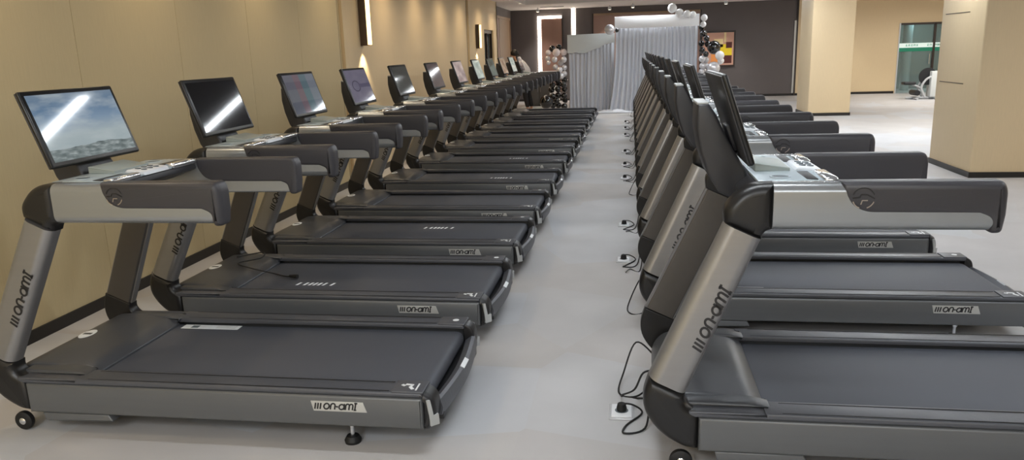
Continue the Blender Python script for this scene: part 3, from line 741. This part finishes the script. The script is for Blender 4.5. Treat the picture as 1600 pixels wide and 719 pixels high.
# cords and floor sockets of the right row
SOCK = {0: 3.17, 2: 5.72, 3: 6.93, 5: 9.55, 6: 10.69, 7: 12.06, 9: 14.45, 10: 15.7, 11: 17.0}
s0 = None
def cord(root, pts, r=.0045, plug=None):
    l = root.location; m = MB(); m.tube(spline([(x-l.x, y-l.y, z-l.z) for x, y, z in pts], 7), r, 'rubber_black', 6)
    c = m.build('power_cord', root)
    if plug:
        m = MB(); m.lathe([(0, 0), (.021, 0), (.023, .012), (.018, .032), (.01, .036), (0, .036)], 'rubber_black', (plug[0]-l.x, plug[1]-l.y, plug[2]-l.z), n=14); m.build('plug', c)
for i, y in SOCK.items():
    x = -.035-.006*max(0, y-3)
    s1 = empty('floor_socket', (x, y, 0)); tag(s1, 'square white floor socket beside the %s treadmill of the right row' % ORD[i], 'socket', 'floor sockets in the aisle')
    if s0 is None:
        m = MB(); m._rbox((-.055, -.075, 0), (.055, .075, .006), 'aluminium', .002); m._rbox((-.045, -.058, .004), (.045, .062, .012), 'white_pad', .003); a0 = m.build('cover_plate', s1)
        m = MB(); m.lathe([(.03, .011), (.03, .0125), (0, .0125)], 'cup', n=16); a1 = m.build('outlet', s1); s0 = (a0, a1)
    else:
        for q in s0:
            c = q.copy(); col.objects.link(c); c.parent = s1
    rnd = random.Random(i*5+1); f = RM[i].location.y; ex = RXR+.95-1.95
    cord(RM[i], [(x, y, .045), (x+.05, y, .04), (x+.09, y-.01, .008), (x+.02, y-.12-rnd.random()*.08, .006), (x-.02+rnd.random()*.04, y-.2, .006), (x+.1, y-.16, .012), (ex-.01, f-.02, .09), (ex+.08, f, .15)], plug=(x, y, .0125))
    if i > 0: cord(RM[i], [(x+.02, y-.30-rnd.random()*.1, .02), (x+.05, y-.26, .006), (x+.12, y-.30, .006), (ex, f-.2, .10), (ex+.08, f-.15, .15)], .004)
cord(RM[0], [(ex0, y0, z0) for ex0, y0, z0 in ((.12, 3.55, .12), (.03, 3.62, .16), (-.03, 3.50, .05), (-.05, 3.36, .006), (.03, 3.33, .006), (.12, 3.4, .05), (.2, 3.4, .12))])
cord(RM[0], [(.12, 3.28, .16), (.06, 3.25, .16), (.02, 3.2, .10), (-.04, 3.33, .006), (.04, 3.31, .006), (.12, 3.22, .06), (.2, 3.2, .12)])
for i in (1, 4, 8, 12):
    y = RY[i]+.5; rnd = random.Random(i)
    cord(RM[i], [(.17, y+.1, .14), (.08, y+.15, .16), (-.01, y, .02), (0, y-.14, .006), (.08, y-.12, .006), (.17, y-.05, .10)])
# loose cord lying on the hood of the second left treadmill
f = LM[1].location
cord(LM[1], [(-2.62, 4.62, .30), (-2.50, 4.75, .300), (-2.45, 4.62, .296), (-2.55, 4.50, .292), (-2.42, 4.44, .275), (-2.28, 4.46, .236), (-2.20, 4.42, .234), (-2.13, 4.40, .236)], .004)
m = MB(); m.tube([(-2.15-f.x, 4.40-f.y, .240), (-2.09-f.x, 4.385-f.y, .242)], [.009, .014], 'rubber_black', 8); m.build('cord_plug', LM[1])

# ------------------------------------------------------------------ curtain backdrop
def curtain(name, x0, x1, z1f, y, label, amp=.035, flare=0, nf=26):
    n = nf*8; rows = 14; m = MB(); vs = []; rnd = random.Random(len(name)+nf)
    ph = [rnd.uniform(-.8, .8) for _ in range(nf+2)]
    for k in range(2):
        for j in range(rows+1):
            t = j/rows
            for i in range(n+1):
                u = i/n; zt = z1f(u); z = .012+(zt-.012)*t
                fold = math.sin(u*nf*2*PI+ph[int(u*nf)]*.0+.8*math.sin(u*17+nf))+.18*math.sin(u*nf*3.3*PI)
                a = amp*(1.15-.55*t)
                fl = flare*(1-t)**2.2*(1-u)**2
                x = x0+(x1-x0)*u-fl+.03*math.sin(u*9+t*2)*(1-t)
                yy = y-a*fold-fl*.7-(.06*(1-t)**3)
                vs.append((x, yy+k*.008, z))
    st = (n+1)*(rows+1); fs = []
    for k in range(2):
        for j in range(rows):
            for i in range(n):
                q = k*st+j*(n+1)+i; fs.append([q, q+1, q+n+2, q+n+1])
    m.add(vs, fs, 'curtain')
    o = m.build(name, angle=80); return tag(o, label, 'curtain')
def z_left(u): return 1.565+.02*math.sin(u*20)+(.22*max(0, (u-.35)/.65))
curtain('backdrop_curtain', -1.62, -.42, z_left, 20.46, 'shorter silver grey pleated curtain on the left part of the backdrop', .035, 0, 12)
curtain('backdrop_curtain', -.40, 1.66, lambda u: 2.1, 20.30, 'taller silver grey pleated curtain on the right part of the backdrop', .04, .16, 20)
# pooled cloth
m = MB(); vs = []; N = 22
for j in range(N+1):
    for i in range(N+1):
        u, v = i/N*2-1, j/N*2-1; d = u*u+v*v
        vs.append((-.42+.50*u, 19.80+.2*v, .012+max(0, 1-d)*.05*(1+.8*math.sin(u*9+v*4)*math.cos(v*7))))
m.add(vs, [(j*(N+1)+i, j*(N+1)+i+1, (j+1)*(N+1)+i+1, (j+1)*(N+1)+i) for j in range(N) for i in range(N)], 'curtain')
vs2 = [(a, b, .001) for a, b, c in vs]; m.add(vs2, [(j*(N+1)+i, j*(N+1)+i+1, (j+1)*(N+1)+i+1, (j+1)*(N+1)+i) for j in range(N) for i in range(N)], 'curtain')
tag(m.build('cloth_heap', angle=80), 'crumpled silver cloth pooled on the floor at the foot of the backdrop', 'cloth')
# boards above the curtains
b1 = empty('backdrop_board', (-1.02, 20.5, 0)); tag(b1, 'pale grey board with ragged lower edge above the shorter curtain', 'board')
P = [(-.62, 1.97), (-.62, 1.51), (-.5, 1.50), (-.4, 1.53), (-.3, 1.50), (-.15, 1.50), (-.05, 1.54), (.1, 1.60), (.2, 1.61), (.3, 1.68), (.42, 1.72), (.5, 1.73), (.6, 1.75), (.6, 1.985)]
MB().prism(P, -.14, -.12, 'board_grey', .003, .003).build('board_face', b1)
m = MB()
for x in (-.58, .56): m.box((x-.015, .05, 0), (x+.015, .08, 1.95), 'aluminium'); m.box((x-.015, -.12, 1.85), (x+.015, .08, 1.88), 'aluminium')
m.box((-.58, .05, 1.9), (.56, .08, 1.93), 'aluminium'); m.build('stand', b1)
b2 = empty('backdrop_board', (.63, 20.5, 0)); tag(b2, 'bright white board across the top of the taller curtain', 'board')
MB()._rbox((-1.05, -.27, 2.08), (1.05, -.25, 2.375), 'board_white', .004).build('board_face', b2)
m = MB()
for x in (-1.0, 1.0): m.box((x-.015, -.03, 0), (x+.015, .0, 2.35), 'aluminium'); m.box((x-.015, -.25, 2.2), (x+.015, 0, 2.23), 'aluminium')
m.box((-1.0, -.03, 2.3), (1.0, .0, 2.33), 'aluminium'); m.build('stand', b2)

# ------------------------------------------------------------------ balloons
BP = {}
def balloon(x, y, z, r, kind, group, label):
    key = kind
    if key not in BP:
        a_ = MB(); prof = []
        for i in range(15):
            t = i/14*PI; rr = math.sin(t); hh = -math.cos(t)
            if hh < 0: hh *= 1.0+.10*(1-rr)
            prof.append((max(rr, .0001), hh))
        a_.lathe(prof, 'balloon_'+kind, n=20); body = a_.build('_b')
        k_ = MB(); k_.lathe([(.0, -1.08), (.03, -1.08), (.07, -1.16), (.05, -1.17), (.0, -1.15)], 'balloon_'+kind, n=10); kn = k_.build('_k')
        BP[key] = (body.data, kn.data); bpy.data.objects.remove(body); bpy.data.objects.remove(kn)
    o = bpy.data.objects.new('balloon', BP[key][0]); col.objects.link(o); o.location = (x, y, z); o.scale = (r, r, r)
    o.rotation_euler = (random.uniform(-.5, .5), random.uniform(-.5, .5), random.uniform(0, 6))
    k = bpy.data.objects.new('knot', BP[key][1]); col.objects.link(k); k.parent = o
    return tag(o, label, 'balloon', group)
def px(x, y, Y):     # metres on the plane at distance Y (measured offsets from the aisle line)
    d = fw+rt*((x-800)/1190.97)-up*((y-359.5)/1190.97); k = Y/d.y; return (d.x*k, Y, 1.589+d.z*k)
balls = []
def cl(lst, sc, ox, oy, Y, kind, group, label, jit=.05):
    for i, (a, b, r) in enumerate(lst):
        p = px(a/sc+ox, b/sc+oy, Y); balls.append([Vector((p[0], p[1]+(.07 if i % 2 else -.05)*1, max(p[2], r/sc*Y/1191+.004))), r/sc*Y/1191, kind, group, label])
rg = 'balloons at the right edge of the backdrop'; lg = 'balloons at the left edge of the backdrop'
cl([(685, 210, 20), (714, 218, 20), (690, 252, 20), (718, 270, 19), (688, 298, 20), (720, 322, 20), (690, 348, 19), (718, 372, 18)], 4.494, 940, 0, 20.35, 'black', rg, 'small glossy black balloon in the column beside taller curtain')
cl([(765, 338, 44)], 4.494, 940, 0, 20.2, 'black', rg, 'large glossy black balloon beside the framed picture')
cl([(508, 68, 30), (548, 88, 28), (592, 98, 24), (628, 102, 22), (690, 128, 22), (692, 172, 19)], 4.494, 940, 0, 20.2, 'white', rg, 'white balloon on top edge of the white board')
cl([(695, 408, 22), (733, 420, 22), (700, 458, 21), (738, 462, 17), (692, 500, 18), (722, 496, 15), (700, 535, 16), (725, 530, 14)], 4.494, 940, 0, 20.3, 'silver', rg, 'small silver balloon low in right hand column')
cl([(785, 478, 42)], 4.494, 940, 0, 20.1, 'silver', rg, 'large silver balloon low in the right hand cluster')
cl([(818, 385, 30), (838, 425, 22)], 4.494, 940, 0, 20.2, 'white', rg, 'white balloon in front of the framed picture')
cl([(702, 575, 17), (725, 600, 15), (702, 630, 17), (722, 660, 15)], 4.494, 940, 0, 20.3, 'black', rg, 'small black balloon at foot of right hand column')
cl([(235, 135, 36), (320, 130, 30), (160, 132, 24)], 5.99, 830, 60, 20.4, 'pearl', lg, 'pearly balloon crowning left hand cluster')
cl([(200, 98, 28), (258, 84, 26)], 5.99, 830, 60, 20.7, 'black', lg, 'black balloon peeping over the top of the left hand cluster')
cl([(222, 195, 27), (275, 232, 27), (327, 197, 27), (225, 270, 26), (277, 302, 27), (327, 270, 26), (285, 368, 28), (232, 335, 24), (330, 332, 25), (152, 190, 24), (165, 228, 20)], 5.99, 830, 60, 20.4, 'silver', lg, 'shiny silver balloon in left hand cluster')
gr_ = [(205+(j % 2)*18+i*46, 400+j*42, 27) for j in range(6) for i in range(3)]
cl(gr_, 5.99, 830, 60, 20.35, 'black', lg, 'small black balloon low in left hand cluster')
cl([(145, 592, 62)], 5.99, 830, 60, 20.0, 'black', lg, 'large black balloon resting on the floor left of the backdrop')
cl([(1322, 290, 45)], 6.15, 740, 0, 20.65, 'silver', rg, 'single clear silvery balloon between the two backdrop boards')
cl([(1368, 290, 18)], 6.15, 740, 0, 20.1, 'black', rg, 'tiny black balloon between the two backdrop boards')
for b in balls: b[1] *= 1.08 if b[2] == 'black' and b[1] < .12 else 1
for it in range(400):       # let touching balloons settle apart
    for i in range(len(balls)):
        for j in range(i+1, len(balls)):
            a, b = balls[i], balls[j]; d = b[0]-a[0]; L = d.length or 1e-3; o_ = (a[1]+b[1])*1.06-L
            if o_ > 0:
                q = d/L*o_*.5; q.x *= .5; q.z *= .5; q.y *= 1.6
                if abs(q.y) < .01: q.y = .01*(1 if i % 2 else -1)
                a[0] -= q; b[0] += q
    for b in balls:
        b[0].z = max(b[0].z, b[1]*1.12); b[0].y = max(19.3, min(b[0].y, 21.5))
        if b[0].z > 2.0 and -1 < b[0].x < 1.72: b[0].y = min(b[0].y, 20.20-b[1])
        # keep clear of the curtains and boards
        if -1.66-b[1] < b[0].x < 1.68+b[1] and b[0].z < 2.4+b[1]*.6:
            if b[0].x < -1.3: b[0].x = min(b[0].x, -1.66-b[1])
            elif b[0].x > 1.4 and b[0].z < 2.3: b[0].x = max(b[0].x, 1.70+b[1])
ORDB = ['topmost', 'second', 'third', 'fourth', 'fifth', 'sixth', 'seventh', 'eighth', 'ninth', 'tenth', 'eleventh', 'twelfth', 'thirteenth', 'fourteenth', 'fifteenth', 'sixteenth', 'seventeenth', 'lowest']
for p, r, kind, g, lb in balls:
    same = sorted([b[0].z for b in balls if b[4] == lb], reverse=True); q = same.index(p.z)
    if len(same) > 1: lb = lb.replace('balloon ', 'balloon, %s, ' % ('topmost' if q == 0 else 'lowest' if q == len(same)-1 else ORDB[q]+' from the top'), 1)
    # the white balloons are tied in front of the boards
    balloon(p.x, p.y, p.z, r, kind, g, lb)

# ------------------------------------------------------------------ cabinet, crates and person at the far left
cb = empty('grey_cabinet', (-2.60, 22.2, 0)); tag(cb, 'low grey cabinet standing behind the far end of the left row', 'cabinet')
MB()._rbox((-.36, -.2, .06), (.36, .25, .80), 'cabinet_grey', .01).build('body', cb)
MB()._rbox((-.38, -.22, .80), (.38, .27, .83), 'elbow_black', .006).build('top', cb); MB().box((-.33, -.17, 0), (.33, .22, .06), 'black_plastic').build('plinth', cb)
for s in (-1, 1):
    dr = MB()._rbox((min(s*.005, s*.35), -.212, .09), (max(s*.005, s*.35), -.198, .78), 'cabinet_grey', .004).build('door', cb); MB().tube([(s*.04, -.225, .45), (s*.04, -.225, .57)], .006, 'chrome').build('handle', dr)
m = MB(); m._rbox((-.28, -.17, .0), (.28, .17, .17), 'pale_column', .015); m._rbox((-.29, -.18, .14), (.29, .18, .19), 'board_white', .01)
tag(m.build('storage_box', loc=(-2.30, 22.2, .83)), 'pale lidded box on top of the low grey cabinet', 'box')
tag(MB()._rbox((-.32, -.35, 0), (.32, .35, .07), 'board_grey', .008).build('floor_mat', loc=(-2.72, 21.35, 0)), 'low whitish platform on the floor in front of the grey cabinet', 'platform')
m = MB(); m._rbox((-.10, -.01, 0), (.10, .01, .62), 'board_white', .004); o = m.build('leaning_board', loc=(-2.14, 21.75, .0)); o.rotation_euler = (R(-16), R(-6), 0)
tag(o, 'narrow white board leaning against the grey cabinet beside the large black balloon', 'board')

def skin(name, verts, edges, mtl, parent=None, root=0, sub=2):
    me = bpy.data.meshes.new(name); me.from_pydata([v[:3] for v in verts], edges, []); o = bpy.data.objects.new(name, me); col.objects.link(o)
    sk = o.modifiers.new('skin', 'SKIN'); sk.use_smooth_shade = True
    for i, v in enumerate(verts):
        r = v[3]; me.skin_vertices[0].data[i].radius = (r if not isinstance(r, tuple) else r[0], r if not isinstance(r, tuple) else r[1])
        me.skin_vertices[0].data[i].use_root = (i == root)
    sb = o.modifiers.new('sub', 'SUBSURF'); sb.levels = sub; sb.render_levels = sub
    me.materials.append(M[mtl])
    if parent: o.parent = parent
    return o
# person in white shirt bending forwards to the left (towards -x) behind the last machines
per = empty('person', (-2.74, 20.5, 0)); tag(per, 'person in white shirt and black trousers bending forward behind the far left treadmills', 'person')
V = [(0, 0, .92, .12), (-.03, 0, 1.08, .125), (-.12, 0, 1.25, .14), (-.22, 0, 1.36, .09), (-.28, 0, 1.41, .05), (-.33, 0, 1.49, .085), (-.34, 0, 1.55, .08),
     (-.17, -.17, 1.33, .055), (-.28, -.20, 1.12, .042), (-.44, -.15, 1.0, .034), (-.50, -.13, .99, .03),
     (-.17, .17, 1.33, .055), (-.28, .20, 1.12, .042), (-.44, .15, 1.0, .034), (-.50, .13, .99, .03),
     (.0, -.09, .86, .09), (-.05, -.10, .48, .06), (.02, -.10, .10, .042), (-.1, -.10, .045, .036),
     (.0, .09, .86, .09), (.02, .11, .48, .06), (.1, .11, .10, .042), (-.02, .11, .045, .036)]
E = [(0, 1), (1, 2), (2, 3), (3, 4), (4, 5), (5, 6), (2, 7), (7, 8), (8, 9), (9, 10), (2, 11), (11, 12), (12, 13), (13, 14), (0, 15), (15, 16), (16, 17), (17, 18), (0, 19), (19, 20), (20, 21), (21, 22)]
# five fingers per hand
for hi, sy in ((10, -1), (14, 1)):
    hx, hy, hz, _ = V[hi]
    for k, (dy, ln) in enumerate(((-.03, .055), (-.012, .07), (.006, .075), (.022, .062))):
        a = len(V); V.append((hx-.04, hy+dy, hz-.004, .009)); V.append((hx-.04-ln*.6, hy+dy*1.2, hz-.014, .008)); V.append((hx-.04-ln, hy+dy*1.2, hz-.035, .007)); E += [(hi, a), (a, a+1), (a+1, a+2)]
    a = len(V); V.append((hx-.01, hy-sy*.04, hz-.005, .011)); V.append((hx-.045, hy-sy*.058, hz-.015, .009)); E += [(hi, a), (a, a+1)]
skin('body', V, E, 'skin', per)
body_V = V
V = [(0, 0, .98, .15), (-.04, 0, 1.10, .155), (-.13, 0, 1.25, .165), (-.21, 0, 1.34, .10), (-.17, -.18, 1.32, .075), (-.25, -.20, 1.18, .062), (-.17, .18, 1.32, .075), (-.25, .20, 1.18, .062)]
skin('shirt', V, [(0, 1), (1, 2), (2, 3), (2, 4), (4, 5), (2, 6), (6, 7)], 'shirt', per)
V = [(0, 0, .96, .145), (.0, -.09, .86, .11), (-.05, -.10, .48, .078), (.02, -.10, .12, .06), (.0, .09, .86, .11), (.02, .11, .48, .078), (.1, .11, .12, .06)]
skin('trousers', V, [(0, 1), (1, 2), (2, 3), (0, 4), (4, 5), (5, 6)], 'trousers', per)
for q in ((-.04, -.10), (.04, .11)):
    MB()._rbox((q[0]-.13, q[1]-.045, 0), (q[0]+.10, q[1]+.045, .075), 'board_white', .03).build('shoe', per)
m = MB(); m.lathe([(max(.0001, .105*math.sin(t*PI/10)), .10*-math.cos(t*PI/10)) for t in range(11)], 'hair', (-.315, 0, 1.555), n=18); m.lathe([(.0001, 1.36), (.05, 1.40), (.06, 1.48), (.03, 1.53)], 'hair', (-.235, 0, 0), n=12)
m.build('hair', per)
m = MB()
for s in (-1, 1): m.lathe([(.0001, -.008), (.009, 0), (.0001, .008)], 'hair', (-.417, s*.03, 1.52), 'x', 8)
m.build('eyes', per)
m = MB(); m.tube([(-.415, 0, 1.52), (-.435, 0, 1.495), (-.415, 0, 1.485)], .010, 'skin', 8); m.build('nose', per)
m = MB(); m.tube([(-.408, -.02, 1.462), (-.414, 0, 1.46), (-.408, .02, 1.462)], .005, 'art_maroon', 6); m.build('mouth', per)

# ------------------------------------------------------------------ exercise machine by the glass door
g = empty('exercise_machine', (7.85, 22.3, 0)); tag(g, 'white and black seated exercise machine in front of the glass door', 'exercise machine')
MB()._rbox((.06, -.16, .06), (.36, .16, .74), 'board_grey', .02).build('weight_housing', g)
m = MB(); m.tube(spline([(.3, 0, .04), (-.10, 0, .04), (-.50, 0, .04)]), .03, 'gym_white'); m.tube([(-.30, -.3, .03), (-.30, .3, .03)], .03, 'gym_white'); m.tube([(.2, -.3, .03), (.2, .3, .03)], .03, 'gym_white'); m.build('base_frame', g)
m = MB(); m.tube(spline([(-.05, -.12, .06), (-.16, -.12, .30), (-.06, -.12, .52), (.12, -.12, .62)]), .028, 'gym_white'); m.tube(spline([(-.05, .12, .06), (-.16, .12, .30), (-.06, .12, .52), (.12, .12, .62)]), .028, 'gym_white'); m.build('curved_arm', g)
MB().lathe([(.22, -.02), (.23, 0), (.22, .02), (.0, .025)], 'gym_black', (.02, -.0, .60), 'y', 28).build('cam_disc', g)
m = MB(); m.tube([(-.14, 0, .30), (-.42, 0, .43)], .025, 'gym_white'); m.tube([(-.02, 0, .12), (-.14, 0, .30)], .025, 'gym_white'); m.build('support_bar', g)
MB()._rbox((-.60, -.15, .39), (-.30, .15, .47), 'gym_black', .03).build('seat_pad', g)
m = MB(); m.tube([(-.28, -.22, .18), (-.28, .22, .18)], .075, 'gym_black', 14); m.build('foot_roller', g)
m = MB(); m.tube([(-.28, 0, .18), (-.12, 0, .25)], .02, 'gym_white'); m.build('roller_arm', g)
